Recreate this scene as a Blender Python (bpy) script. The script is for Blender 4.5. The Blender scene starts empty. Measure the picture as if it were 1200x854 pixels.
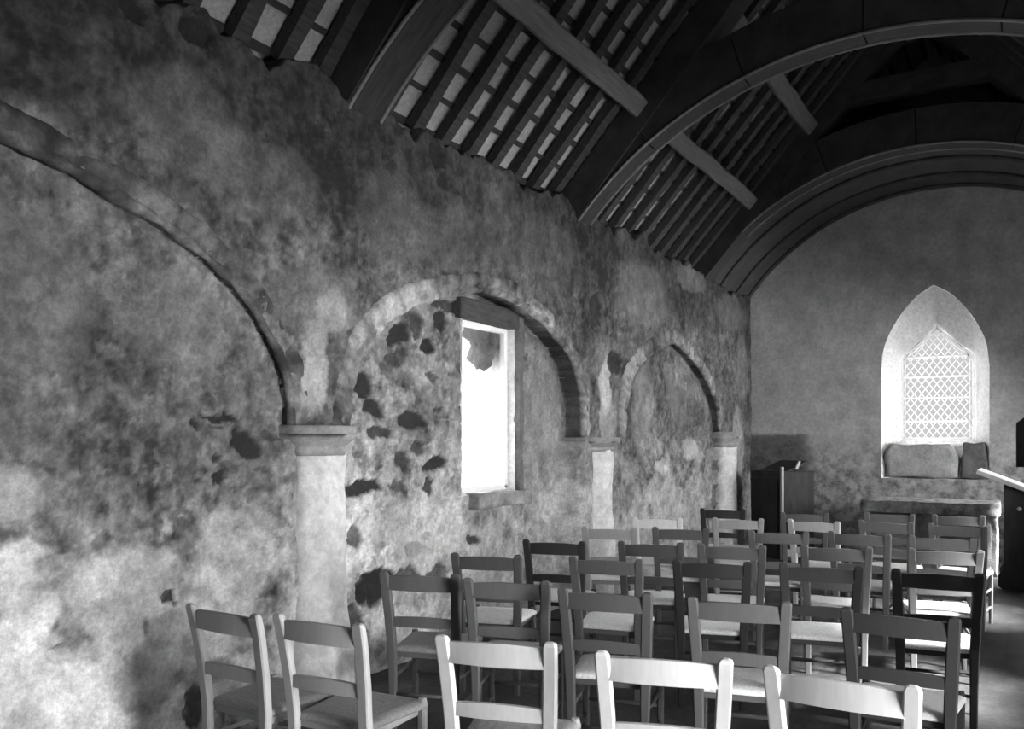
import bpy, bmesh, math, random
import numpy as np
from mathutils import Vector, Matrix

random.seed(7)
SC = bpy.context.scene
COL = SC.collection
PI = math.pi

# ------------------------------------------------------------------ helpers
def prop(o, label=None, cat=None, group=None, kind=None):
    if label: o['label'] = label
    if cat: o['category'] = cat
    if group: o['group'] = group
    if kind: o['kind'] = kind
    return o

def link(o, parent=None):
    COL.objects.link(o)
    if parent: o.parent = parent
    return o

def obj(name, bm, mats, parent=None, smooth=False):
    me = bpy.data.meshes.new(name)
    bmesh.ops.recalc_face_normals(bm, faces=bm.faces)
    bm.to_mesh(me); bm.free()
    for m in (mats if isinstance(mats, (list, tuple)) else [mats]): me.materials.append(m)
    if smooth:
        me.polygons.foreach_set('use_smooth', [True] * len(me.polygons))
    return link(bpy.data.objects.new(name, me), parent)

def thing(name, loc, rz=0, label=None, cat=None, group=None):
    o = bpy.data.objects.new(name, None); o.location = loc; o.rotation_euler = (0, 0, rz)
    o.empty_display_size = .1
    prop(o, label, cat, group)
    return link(o)

def add_box(bm, c, size, rot=None, bevel=0, mat=0):
    r = bmesh.ops.create_cube(bm, size=1)
    vs = r['verts']
    M = Matrix.Translation(Vector(c)) @ (rot.to_4x4() if rot else Matrix.Identity(4)) @ Matrix.Diagonal((size[0], size[1], size[2], 1))
    bmesh.ops.transform(bm, matrix=M, verts=vs)
    fs = {f for v in vs for f in v.link_faces}
    for f in fs: f.material_index = mat
    if bevel:
        es = list({e for v in vs for e in v.link_edges})
        bmesh.ops.bevel(bm, geom=es, offset=bevel, segments=2, affect='EDGES', profile=.6)
    return vs

def box(c, size, rot=None, bevel=0):
    bm = bmesh.new(); add_box(bm, c, size, rot, bevel); return bm

def loft(bm, rings, cap=True):
    """rings: list of lists of points, same count, closed loops"""
    R = [[bm.verts.new(p) for p in ring] for ring in rings]
    n = len(R[0])
    for a, b in zip(R, R[1:]):
        for i in range(n):
            bm.faces.new((a[i], a[(i+1) % n], b[(i+1) % n], b[i]))
    if cap:
        bm.faces.new(R[0][::-1]); bm.faces.new(R[-1])
    return R

def post(stations, r=.006):
    """stations (x,y,z,wx,wy): bevelled rectangular section lofted along z"""
    rings = []
    for x, y, z, wx, wy in stations:
        a, b = wx/2, wy/2; c = min(r, a*.6, b*.6)
        rings.append([(x-a+c, y-b, z), (x+a-c, y-b, z), (x+a, y-b+c, z), (x+a, y+b-c, z),
                      (x+a-c, y+b, z), (x-a+c, y+b, z), (x-a, y+b-c, z), (x-a, y-b+c, z)])
    bm = bmesh.new(); loft(bm, rings); return bm

def add_tube(bm, p0, p1, r, n=8, r1=None):
    p0, p1 = Vector(p0), Vector(p1); d = (p1-p0).normalized()
    u = d.orthogonal().normalized(); w = d.cross(u)
    r1 = r if r1 is None else r1
    rings = [[p + (u*math.cos(2*PI*i/n) + w*math.sin(2*PI*i/n))*q for i in range(n)] for p, q in ((p0, r), (p1, r1))]
    loft(bm, rings)

def catmull(pts, k=8):
    P = [np.array(p, float) for p in pts]
    P = [2*P[0]-P[1]] + P + [2*P[-1]-P[-2]]
    out = []
    for i in range(1, len(P)-2):
        for j in range(k):
            t = j/k
            out.append(.5*((2*P[i]) + (-P[i-1]+P[i+1])*t + (2*P[i-1]-5*P[i]+4*P[i+1]-P[i+2])*t*t + (-P[i-1]+3*P[i]-3*P[i+1]+P[i+2])*t**3))
    out.append(P[-2])
    return np.array(out)

# numpy value noise --------------------------------------------------
def vnoise(x, y, seed):
    rs = np.random.RandomState(seed); T = rs.rand(256, 256)
    xi = np.floor(x).astype(int); yi = np.floor(y).astype(int)
    fx = x-xi; fy = y-yi
    fx = fx*fx*fx*(fx*(fx*6-15)+10); fy = fy*fy*fy*(fy*(fy*6-15)+10)
    a = T[xi % 256, yi % 256]; b = T[(xi+1) % 256, yi % 256]
    c = T[xi % 256, (yi+1) % 256]; d = T[(xi+1) % 256, (yi+1) % 256]
    return (a*(1-fx)+b*fx)*(1-fy) + (c*(1-fx)+d*fx)*fy

def fbm(x, y, f, seed, oc=4):
    s = 0; a = 1; t = 0
    for o in range(oc):
        s = s + a*vnoise(x*f*2**o+o*17.3, y*f*2**o+o*9.1, seed+o); t += a; a *= .55
    return s/t            # 0..1

def sstep(a, b, x):
    t = np.clip((x-a)/(b-a), 0, 1); return t*t*(3-2*t)

def jitter(bm, amp, f, seed=3):
    """roughen a mesh along its normals with smooth noise"""
    bm.normal_update()
    co = np.array([v.co[:] for v in bm.verts]); nn = [v.normal.copy() for v in bm.verts]
    d = fbm(co[:, 0]+co[:, 1]*.7, co[:, 2]+co[:, 1]*.9, f, seed, 3)-.5
    for v, n, k in zip(bm.verts, nn, d): v.co += n*(2*amp*k)

# ------------------------------------------------------------------ materials (all grey: a monochrome plate)
def g(v): return (v, v, v, 1)

class NT:
    def __init__(s, name):
        s.m = bpy.data.materials.new(name); s.m.use_nodes = True
        s.t = s.m.node_tree; s.N = s.t.nodes; s.L = s.t.links
        s.b = s.N['Principled BSDF']; s.b.inputs['Specular IOR Level'].default_value = .2
        s.b.inputs['Roughness'].default_value = .85
        s.out = s.N['Material Output']
    def n(s, typ, **kw):
        q = s.N.new(typ)
        for k, v in kw.items():
            if k in q.inputs: q.inputs[k].default_value = v
            else: setattr(q, k, v)
        return q
    def l(s, a, b): s.L.new(a, b)
    def coord(s, scale=(1, 1, 1), kind='Object'):
        c = s.n('ShaderNodeTexCoord'); mp = s.n('ShaderNodeMapping'); mp.inputs['Scale'].default_value = scale
        s.l(c.outputs[kind], mp.inputs['Vector']); return mp.outputs['Vector']
    def noise(s, v, scale, detail=5, rough=.6):
        q = s.n('ShaderNodeTexNoise', Scale=scale, Detail=detail, Roughness=rough); s.l(v, q.inputs['Vector']); return q.outputs['Fac']
    def ramp(s, f, stops):
        q = s.n('ShaderNodeValToRGB'); e = q.color_ramp.elements
        while len(e) < len(stops): e.new(.5)
        for k, (p, c) in zip(e, stops): k.position = p; k.color = g(c)
        s.l(f, q.inputs['Fac']); return q.outputs['Color']
    def mul(s, a, b, typ='MULTIPLY'):
        q = s.n('ShaderNodeMixRGB', blend_type=typ); q.inputs['Fac'].default_value = 1
        for k, v in ((1, a), (2, b)):
            if isinstance(v, (int, float)): q.inputs[k].default_value = g(v)
            else: s.l(v, q.inputs[k])
        return q.outputs['Color']
    def mix(s, f, a, b):
        q = s.n('ShaderNodeMixRGB')
        s.l(f, q.inputs['Fac'])
        for k, v in ((1, a), (2, b)):
            if isinstance(v, (int, float)): q.inputs[k].default_value = g(v)
            else: s.l(v, q.inputs[k])
        return q.outputs['Color']
    def bump(s, f, strength, dist=.01):
        q = s.n('ShaderNodeBump', Strength=strength, Distance=dist); s.l(f, q.inputs['Height']); s.l(q.outputs['Normal'], s.b.inputs['Normal'])
    def col(s, c): s.l(c, s.b.inputs['Base Color'])

def plaster_tone():
    s = NT('old_plaster'); v = s.coord()
    a = s.n('ShaderNodeVertexColor'); a.layer_name = 'tone'
    f = s.noise(v, 42, 8, .75); f2 = s.noise(v, 5, 6, .65)
    c = s.mul(a.outputs['Color'], s.ramp(f, [(.32, .7), (.5, 1.0), (.68, 1.35)]))
    c = s.mul(c, s.ramp(f2, [(.3, .8), (.7, 1.18)]))
    s.col(c); s.bump(s.noise(v, 45, 8, .75), .8, .014)
    return s.m
def stone(name, lo, hi, scale=6, bump=.6):
    s = NT(name); v = s.coord()
    f = s.noise(v, scale, 8, .68); f2 = s.noise(v, scale*6, 6, .7)
    c = s.mul(s.ramp(f, [(.3, lo), (.7, hi)]), s.ramp(f2, [(.3, .75), (.7, 1.2)]))
    s.col(c); s.bump(f2, bump, .012); return s.m
def far_wall_mat():
    s = NT('limewashed_gable'); v = s.coord()
    f = s.noise(v, 3.2, 8, .68); f2 = s.noise(v, 22, 6, .7)
    c = s.mul(s.ramp(f, [(.3, .32), (.55, .46), (.75, .60)]), s.ramp(f2, [(.3, .8), (.7, 1.18)]))
    # darker patch low in the corner by the arcade, darker band along the foot
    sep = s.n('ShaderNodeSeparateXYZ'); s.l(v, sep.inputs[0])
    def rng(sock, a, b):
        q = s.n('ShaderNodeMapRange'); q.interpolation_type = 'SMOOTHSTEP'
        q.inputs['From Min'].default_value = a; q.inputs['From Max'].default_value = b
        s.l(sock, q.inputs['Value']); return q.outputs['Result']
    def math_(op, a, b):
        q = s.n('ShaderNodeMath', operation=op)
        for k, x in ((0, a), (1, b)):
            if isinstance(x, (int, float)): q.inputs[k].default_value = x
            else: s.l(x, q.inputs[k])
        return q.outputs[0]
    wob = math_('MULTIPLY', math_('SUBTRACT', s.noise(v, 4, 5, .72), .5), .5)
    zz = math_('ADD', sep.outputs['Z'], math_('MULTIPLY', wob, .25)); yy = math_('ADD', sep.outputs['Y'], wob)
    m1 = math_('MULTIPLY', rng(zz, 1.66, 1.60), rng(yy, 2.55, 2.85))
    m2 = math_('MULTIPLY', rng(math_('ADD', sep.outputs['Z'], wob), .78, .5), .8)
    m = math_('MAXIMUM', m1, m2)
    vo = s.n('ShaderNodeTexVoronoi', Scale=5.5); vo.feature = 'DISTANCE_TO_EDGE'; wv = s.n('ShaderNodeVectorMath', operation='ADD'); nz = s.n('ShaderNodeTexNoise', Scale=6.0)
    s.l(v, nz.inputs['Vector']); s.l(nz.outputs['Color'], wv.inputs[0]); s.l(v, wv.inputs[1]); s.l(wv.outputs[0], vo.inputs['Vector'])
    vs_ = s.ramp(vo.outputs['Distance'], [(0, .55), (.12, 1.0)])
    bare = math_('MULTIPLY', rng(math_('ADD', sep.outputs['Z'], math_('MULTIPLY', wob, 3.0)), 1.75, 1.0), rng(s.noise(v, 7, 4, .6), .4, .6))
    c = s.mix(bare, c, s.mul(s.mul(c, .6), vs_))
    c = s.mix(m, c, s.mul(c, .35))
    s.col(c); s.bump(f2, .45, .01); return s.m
def timber(name, v0, v1, sc=(3, 30, 30), rough=.8):
    s = NT(name); v = s.coord(sc)
    f = s.noise(v, 1.6, 6, .65); s.col(s.ramp(f, [(.3, v0), (.7, v1)])); s.bump(f, .3, .006)
    s.b.inputs['Roughness'].default_value = rough; return s.m
def chair_wood():
    s = NT('chair_wood'); v = s.coord((14, 14, 3))
    oi = s.n('ShaderNodeObjectInfo')
    f = s.noise(v, 4, 5, .6)
    s.col(s.mul(oi.outputs['Color'], s.ramp(f, [(.3, .93), (.7, 1.05)])))
    s.b.inputs['Roughness'].default_value = .55; s.b.inputs['Specular IOR Level'].default_value = .15
    s.bump(f, .12, .003); return s.m
def rush():
    s = NT('rush_seat'); v = s.coord((1, 1, 1))
    oi = s.n('ShaderNodeObjectInfo')
    f = s.noise(v, 90, 4, .6)
    s.col(s.mul(oi.outputs['Color'], s.ramp(f, [(.3, .75), (.7, 1.15)]))); s.bump(f, .3, .003)
    s.b.inputs['Roughness'].default_value = .55; return s.m
def floor_mat():
    s = NT('floor_stone'); v = s.coord()
    br = s.n('ShaderNodeTexBrick', Scale=1.0); br.inputs['Color1'].default_value = g(.05); br.inputs['Color2'].default_value = g(.085); br.inputs['Mortar'].default_value = g(.06)
    br.inputs['Mortar Size'].default_value = .012; br.inputs['Brick Width'].default_value = .30; br.inputs['Row Height'].default_value = .15
    s.l(v, br.inputs['Vector'])
    f = s.noise(v, 2.2, 8, .7); f2 = s.noise(v, 30, 6, .7)
    c = s.mul(br.outputs['Color'], s.ramp(f, [(.3, .5), (.5, .9), (.62, 1.3), (.75, 2.2)]))
    c = s.mul(c, s.ramp(f2, [(.3, .7), (.7, 1.3)]))
    s.col(c); s.bump(f2, .5, .01); s.b.inputs['Roughness'].default_value = .6; return s.m
def plain(name, v, rough=.8):
    s = NT(name); c = s.coord(); s.col(s.ramp(s.noise(c, 12, 5, .72), [(.3, v*.9), (.7, min(1, v*1.08))])); s.b.inputs['Roughness'].default_value = rough; return s.m
def pane_mat(name, tint):
    s = NT(name); s.N.remove(s.b)
    tr = s.n('ShaderNodeBsdfTransparent'); tr.inputs['Color'].default_value = g(tint)
    gl = s.n('ShaderNodeBsdfGlossy', Roughness=.08); gl.inputs['Color'].default_value = g(.9)
    mx = s.n('ShaderNodeMixShader'); mx.inputs[0].default_value = .04
    s.l(tr.outputs[0], mx.inputs[1]); s.l(gl.outputs[0], mx.inputs[2]); s.l(mx.outputs[0], s.out.inputs['Surface']); return s.m
def came_mat():
    s = NT('white_cames'); s.N.remove(s.b)
    d = s.n('ShaderNodeBsdfDiffuse'); d.inputs['Color'].default_value = g(.85)
    t = s.n('ShaderNodeBsdfTranslucent'); t.inputs['Color'].default_value = g(.60)
    mx = s.n('ShaderNodeMixShader'); mx.inputs[0].default_value = .75
    s.l(d.outputs[0], mx.inputs[1]); s.l(t.outputs[0], mx.inputs[2]); s.l(mx.outputs[0], s.out.inputs['Surface']); return s.m

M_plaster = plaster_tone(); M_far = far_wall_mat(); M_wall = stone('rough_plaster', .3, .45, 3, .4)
M_arch = stone('arch_stone', .13, .38, 4, .7); M_pier = stone('limewashed_pier', .44, .8, 3, .7); M_cap = stone('capital_stone', .2, .36, 9, .4)
M_rubble = stone('rubble_stone', .14, .42, 7, .8); M_slab = stone('altar_stone', .3, .6, 5, .5); M_altar = stone('altar_granite', .12, .55, 9, 1.0); M_dark_stone = stone('dark_stone', .1, .2, 6, .7)
M_reveal = stone('whitewashed_reveal', .70, .82, 4, .3)
M_slate = stone('torched_slates', .34, .5, 7, .3); M_batten = timber('batten_wood', .03, .06, (2, 30, 30))
M_rafter = timber('rafter_wood', .035, .075); M_truss = timber('truss_oak', .035, .07, (20, 3, 3)); M_purlin = timber('purlin_wood', .11, .2, (2, 25, 25)); M_bead = timber('arch_moulding', .16, .26, (20, 4, 4))
M_vault = timber('vault_boards', .05, .09, (3, 3, 3))
M_chair = chair_wood(); M_rush = rush(); M_floor = floor_mat()
M_dark = timber('dark_stained_wood', .025, .05, (6, 6, 2), .6); M_edge = plain('worn_pale_wood', .5, .6); M_white = plain('white_paint', .85, .5)
M_lintel = timber('old_lintel', .04, .09, (4, 20, 20))
M_pane = pane_mat('leaded_glass', .62); M_clear = pane_mat('clear_glass', .97); M_came = came_mat()

# ------------------------------------------------------------------ dimensions
W = 3.52            # inner face of the arcade wall
XE = 12.56          # inner face of the altar gable
XN = -2.6; YR = -1.32; YC = 1.10
TAN = 1.11; PH = math.atan(TAN); CP, SP = math.cos(PH), math.sin(PH)
def roof_z(y): return 3.80 + TAN*(3.60 - (y if y >= YC else 2*YC-y))
RIDGE = roof_z(YC)

A1 = catmull([(-.45, 0), (-.45, 1.0), (-.45, 1.6), (-.41, 1.95), (-.2, 2.2), (0, 2.37), (.35, 2.57), (.8, 2.7), (1.3, 2.79), (1.6, 2.8), (1.85, 2.78), (2.24, 2.69), (2.67, 2.56), (3.03, 2.36), (3.22, 2.18), (3.39, 1.92), (3.43, 1.62), (3.43, 1.0), (3.43, 0)])
A2 = catmull([(3.86, 0), (3.86, 1.0), (3.86, 1.58), (3.94, 1.98), (4.15, 2.25), (4.48, 2.45), (4.97, 2.60), (5.46, 2.69), (5.90, 2.66), (6.40, 2.51), (6.82, 2.28), (7.03, 1.95), (7.06, 1.58), (7.06, 1.0), (7.06, 0)])
A3 = catmull([(7.95, 0), (7.95, 1.0), (7.96, 1.6), (8.08, 2.05), (8.30, 2.3), (8.75, 2.52), (9.42, 2.68), (10.15, 2.50), (10.72, 2.22), (11.0, 1.95), (11.10, 1.62), (11.1, 1.0), (11.1, 0)])
D1, D2, D3 = .065, .20, .11

def curve_top(A, x):
    """height of the arch curve over x (nan outside)"""
    i0 = int(np.argmin(A[:, 0])); 
    order = np.argsort(A[:, 0], kind='stable')
    xs, zs = A[:, 0], A[:, 1]
    top = np.full_like(x, -1.0)
    for k in range(len(A)-1):
        xa, za, xb, zb = xs[k], zs[k], xs[k+1], zs[k+1]
        lo, hi = min(xa, xb), max(xa, xb)
        if hi-lo < 1e-6: continue
        m = (x >= lo) & (x <= hi)
        t = (x-xa)/(xb-xa); z = za+t*(zb-za)
        top = np.where(m, np.maximum(top, z), top)
    return top

WIN1 = (5.36, 6.14, 1.12, 2.60)       # left window opening in the infill (x0,x1,z0,z1)

def base_tone(x, z):
    n1 = fbm(x, z, 1.3, 51, 5); n2 = fbm(x, z, 3.5, 52, 5); n3 = fbm(x, z, 10, 53, 4)
    n4 = fbm(x, z, 28, 54, 3); st = fbm(x*6, z*.5, 3, 55, 3)
    T = (.115 + .115*sstep(1.8, .7, z))*(1 + 1.0*(n1-.5) + 1.1*(n2-.5) + 1.1*(n3-.5) + 1.2*(n4-.5) + .5*(st-.5))  # tone rises towards the foot, standing in for light falling low on the wall
    # skins of old plaster flaked to a hard ragged edge
    f1 = sstep(.52, .545, fbm(x, z, 2.1, 81, 6)); f2 = sstep(.56, .58, fbm(x, z, 4.3, 82, 6)); f3 = sstep(.60, .62, fbm(x, z, 9, 83, 5)); f4 = sstep(.63, .66, fbm(x+3, z, 12, 84, 4))
    T = T*(1+.16*f1)*(1-.22*f2)*(1+.22*f3)*(1-.35*f4)
    return T, n2, n3, n4
# ------------------------------------------------------------------ arcade wall (one dense surface)
def build_wall_left():
    xs = np.concatenate([np.arange(XN, 1.5, .08), np.arange(1.5, 8.0, .0125), np.arange(8.0, 12.95, .02)])
    for q in WIN1[:2]: xs[np.argmin(abs(xs-q))] = q
    zs = np.arange(0, 3.601, .0125)
    for q in WIN1[2:]: zs[np.argmin(abs(zs-q))] = q
    nb = 26
    X, Z = np.meshgrid(xs, np.concatenate([zs, np.zeros(nb)]), indexing='ij')
    nz = len(zs)
    Y = np.zeros_like(X)
    # crumbled head of the wall: last rows lean back under the rafters
    topz = 3.625 + .03*sstep(4.2, 3.6, xs) + .07*sstep(3.2, 2.7, xs) + .07*(fbm(xs, xs*0, 11, 16, 2)-.5) + .22*(fbm(xs, xs*0, 1.1, 5, 5)-.5) + .18*(fbm(xs, xs*0, 4.0, 15, 3)-.5)
    scl = topz/3.60
    Zw = Z[:, :nz].copy(); k = sstep(2.9, 3.6, Zw)
    Zw = Zw*(1-k) + Zw*scl[:, None]*k
    Z[:, :nz] = Zw
    for j in range(nb):
        t = (j+1)/nb
        Z[:, nz+j] = topz + .14*t + .13*(fbm(xs, xs*0+t*3, 3.0, 25, 4)-.5)*min(1, 4*t)
        Y[:, nz+j] = .62*t
    x, z = X, Z
    wx = x + .12*(fbm(x, z, 4, 41)-.5) + .07*(fbm(x, z, 15, 43)-.5); wz = z + .12*(fbm(x, z, 4, 42)-.5) + .06*(fbm(x, z, 15, 44)-.5)
    # recessed fillings of the three arches
    rec = np.zeros_like(x); inside = []
    for A, D in ((A1, D1), (A2, D2), (A3, D3)):
        ct = curve_top(A, xs)[:, None]
        m = (z < ct); inside.append(m)
        rec = np.where(m, D, rec)
    in1, in2, in3 = inside
    rec = np.where(in1 & (z < 1.56), D1*sstep(3.44, 2.95, x), rec)
    rec = np.where(in2 & (z < 1.53), D2*sstep(7.08, 6.85, x)*sstep(3.8, 3.9, x), rec)
    Y[:, :nz] += rec[:, :nz]
    Y += .055*(fbm(x, z, .9, 1, 4)-.5) + .02*(fbm(x, z, 5, 2, 4)-.5)
    rough = sstep(.35, .7, fbm(x, z, 1.5, 8)) + .4
    Y += .018*rough*(fbm(x, z, 16, 3, 3)-.5)
    # albedo
    T, n2, n3, n4 = base_tone(x, z)
    # paler splayed border under the near arch
    c1 = curve_top(A1, xs)[:, None]; band = np.where(in1 & (z > 1.6), sstep(.22, .05, c1-z), 0)
    T = T*(1+.35*band)
    # lime wash surviving low down, on piers and in patches
    lw = sstep(.50, .64, fbm(wx, wz, 2.2, 61, 5) + .22*sstep(1.5, .2, z) - .30*sstep(.9, 1.7, z))
    lw *= 1 - .5*sstep(3.9, 4.4, x)
    T = T*(1-lw) + (.56+.35*(n3-.5)+.25*(n4-.5))*lw
    # weathered head of the wall, shade under the roof painted in, ragged lower outline
    head_dark = sstep(2.75, 3.05, z + .75*(fbm(x, z, 1.2, 62, 5)-.5))
    T = T*(1-.5*head_dark)
    # big old plaster patch edge in the spandrel of the near arch
    # rubble with open joints in the left part of the middle arch, plaster on the right
    rub = np.where(in2, sstep(5.75, 5.3, x+.2*(n2-.5)), 0) + np.where(in3, sstep(1.75, 1.35, z+.3*(n2-.5)), 0)
    rub = np.maximum(rub, np.where(in1, sstep(.95, .6, z+.5*(n2-.5))*sstep(2.3, 2.8, x)*.7, 0))
    # worley stones
    rs = np.random.RandomState(4)
    def worley(px, pz, sx, sz, seed):
        rs = np.random.RandomState(seed); J = rs.rand(64, 64, 3)
        gx, gz = px/sx, pz/sz; ix = np.floor(gx).astype(int); iz = np.floor(gz).astype(int)
        d1 = np.full(px.shape, 9.); d2 = np.full(px.shape, 9.); val = np.zeros(px.shape)
        for a in (-1, 0, 1):
            for b in (-1, 0, 1):
                q = J[(ix+a) % 64, (iz+b) % 64]
                d = np.hypot(ix+a+q[..., 0]-gx, iz+b+q[..., 1]-gz)
                new = d < d1
                d2 = np.where(new, d1, np.minimum(d2, d)); val = np.where(new, q[..., 2], val); d1 = np.where(new, d, d1)
        return d1, d2, val
    d1, d2, val = worley(wx, wz, .24, .14, 9)
    joint = sstep(.0, .22, d2-d1)
    face = np.where(val < .3, .15, np.where(val < .8, .30, .40)) + .2*(n2-.5)
    stone_ = (.38+.3*(n3-.5))*(1-joint) + (face+.3*(n3-.5)+.2*(n4-.5))*joint
    bare = .6*rub*sstep(.42, .6, fbm(x, z, 4, 71))
    T = T*(1+.7*np.where(in2, sstep(5.75, 5.3, x), 0))
    T = T*(1-bare) + stone_*bare
    Y -= .02*joint*bare
    # the dark bare stones and holes seen in the photo: x, z, half-width, half-height, depth of tone
    for (sx, sz, a, b, k) in STONES:
        a *= 1.2; b *= 1.2
        e = ((wx-sx)/a)**2 + ((wz-sz)/b)**2 + .7*(n3-.5)
        m = sstep(1.25, .75, e)*k
        T = T*(1-m) + .028*m
        Y += .028*m
    for (sx, sz, a, b, k, tone) in PATCHES:
        e = ((wx-sx)/a)**2 + ((wz-sz)/b)**2 + 1.2*(n2-.5) + .5*(n3-.5)
        m = sstep(1.3, .6, e)*k
        T = T*(1-m) + (tone*(1+.8*(n3-.5)))*m
    T = np.clip(T, .03, .85)
    co = np.stack([X, W+Y, Z], -1).reshape(-1, 3)
    ni, nj = X.shape
    idx = np.arange(ni*nj).reshape(ni, nj)
    F = np.stack([idx[:-1, :-1], idx[1:, :-1], idx[1:, 1:], idx[:-1, 1:]], -1)
    xc = (X[:-1, :-1]+X[1:, 1:])/2; zc = (Z[:-1, :-1]+Z[1:, 1:])/2
    keep = ~((xc > WIN1[0]) & (xc < WIN1[1]) & (zc > WIN1[2]) & (zc < WIN1[3]))
    F = F[keep].reshape(-1, 4)
    me = bpy.data.meshes.new('wall_left')
    me.vertices.add(len(co)); me.vertices.foreach_set('co', co.ravel())
    me.loops.add(F.size); me.loops.foreach_set('vertex_index', F.ravel().astype(np.int32))
    me.polygons.add(len(F)); me.polygons.foreach_set('loop_start', np.arange(0, F.size, 4, dtype=np.int32))
    me.update(calc_edges=True); me.validate()
    ca = me.color_attributes.new('tone', 'FLOAT_COLOR', 'POINT')
    t = T.reshape(-1); ca.data.foreach_set('color', np.stack([t, t, t, np.ones_like(t)], -1).ravel().astype(np.float32))
    me.polygons.foreach_set('use_smooth', [True]*len(me.polygons))
    me.materials.append(M_plaster)
    prop(link(bpy.data.objects.new('wall_left', me)), kind='structure')

# (x, z, half width, half height, strength) on the wall
STONES = [
 # near wall, beside the first pier
 (3.02, 1.68, .07, .03, 1), (2.86, 1.62, .03, .025, .9), (3.0, 1.61, .05, .015, .8), (3.13, 1.53, .06, .065, 1), (3.0, 1.43, .02, .015, .9),
 (2.99, 1.31, .035, .03, 1), (2.86, 1.34, .018, .015, .8), (3.04, 1.37, .04, .03, .45), (3.18, 1.24, .04, .03, .35), (3.24, 1.39, .04, .02, .4),
 (2.70, .78, .03, .035, 1), (2.16, .62, .05, .04, 1), (2.84, .18, .06, .10, .9), (2.55, .64, .02, .04, .72), (1.82, .82, .05, .05, .5),
 (3.06, 1.08, .015, .02, .72), (2.78, .98, .015, .02, .5), (2.3, 1.2, .02, .05, .35),
 # holes high on the wall
 (2.79, 3.56, .08, .06, 1), (2.43, 3.52, .05, .05, .9), (4.80, 3.50, .08, .07, 1), (4.88, 3.37, .06, .05, .9), (4.3, 3.31, .05, .03, .72), (7.33, 2.76, .10, .15, .8), (7.75, 2.29, .14, .10, .8), (8.05, 2.2, .10, .12, .72),
 (3.72, 2.1, .04, .06, .5), (11.3, 2.42, .08, .1, .5), (4.05, 3.1, .08, .05, .5),
 # rubble filling of the middle arch (on the recessed face)
 (4.25, 1.87, .085, .065, 1), (4.62, 2.27, .10, .05, 1), (4.80, 2.34, .05, .09, .8), (4.93, 2.24, .07, .06, 1), (5.11, 2.43, .07, .06, 1),
 (4.60, 2.12, .09, .045, .72), (4.38, 1.73, .12, .045, 1), (4.76, 1.68, .13, .06, 1), (4.41, 1.59, .11, .03, .9), (4.65, 1.40, .08, .06, .8), (4.84, 1.48, .05, .03, .8),
 (5.03, 1.38, .12, .04, 1), (4.24, 1.24, .13, .045, 1), (4.57, 1.22, .09, .035, .72), (4.97, 1.23, .06, .06, .9), (4.17, .92, .06, .045, .8), (4.78, .76, .08, .05, .7), (4.38, .57, .17, .10, 1),
 (4.70, .58, .11, .05, .8), (4.87, .96, .04, .05, .72), (5.55, .76, .08, .035, .9), (5.05, .55, .12, .05, .7), (4.72, 1.95, .11, .04, .5), (4.45, 2.40, .07, .03, .7), (4.5, 2.05, .06, .03, .5),
 (4.30, 2.22, .05, .03, .72), (5.0, 2.0, .06, .03, .72), (5.08, 1.75, .05, .02, .72), (4.15, 1.75, .04, .03, .5), (4.95, .84, .05, .03, .72), (4.2, 1.45, .05, .02, .5), (5.15, 1.08, .04, .03, .5),
 (4.15, .38, .10, .08, .8), (5.2, 2.55, .16, .05, .9), (6.2, 2.5, .05, .12, .8), (6.2, 2.2, .04, .1, .72),
]
# (x, z, half width, half height, strength, tone)
PATCHES = [
 (1.75, .45, .55, .35, .8, .72), (2.3, .2, .5, .25, .8, .74), (2.45, .85, .3, .2, .6, .62), (3.05, .95, .25, .25, .45, .72), (1.95, 1.35, .2, .12, .4, .5),
 (2.62, .42, .28, .16, .75, .2), (2.0, .35, .12, .14, .5, .24), (2.7, .6, .2, .12, .6, .2), (2.9, .35, .2, .1, .7, .12), (2.0, 2.2, .25, .35, .45, .19), (2.75, 2.15, .35, .25, .35, .24), (1.9, 1.7, .2, .2, .3, .2),
 (3.6, 2.35, .35, .2, .4, .2), (2.75, 3.1, .35, .25, .25, .30), (3.2, 2.95, .4, .25, .2, .28), (4.3, 3.0, .35, .3, .5, .13), (5.3, 3.0, .8, .25, .35, .16), (6.4, 3.15, .5, .3, .25, .28), (5.6, 3.35, .3, .2, .15, .3),
 (3.62, 1.95, .12, .28, .55, .55), (3.75, 2.3, .12, .15, .4, .5), (7.55, 2.1, .14, .3, .6, .72), (7.6, 1.75, .2, .2, .5, .55), (6.6, 1.5, .4, .9, .45, .36), (5.0, .9, .5, .25, .35, .72),
 (9.3, 1.25, .22, .08, .6, .6), (10.25, 1.42, .25, .14, .6, .55), (8.75, 1.9, .3, .5, .4, .42), (9.9, 1.95, .2, .25, .6, .14), (9.6, 2.2, .12, .25, .5, .16), (11.9, 1.4, .3, .6, .5, .55), (12.1, 2.6, .3, .5, .3, .4), (11.6, 3.3, .7, .25, .25, .4), (10.0, 3.5, .6, .15, .3, .42), (8.5, 3.1, .7, .35, .4, .3),
]
build_wall_left()

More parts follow.
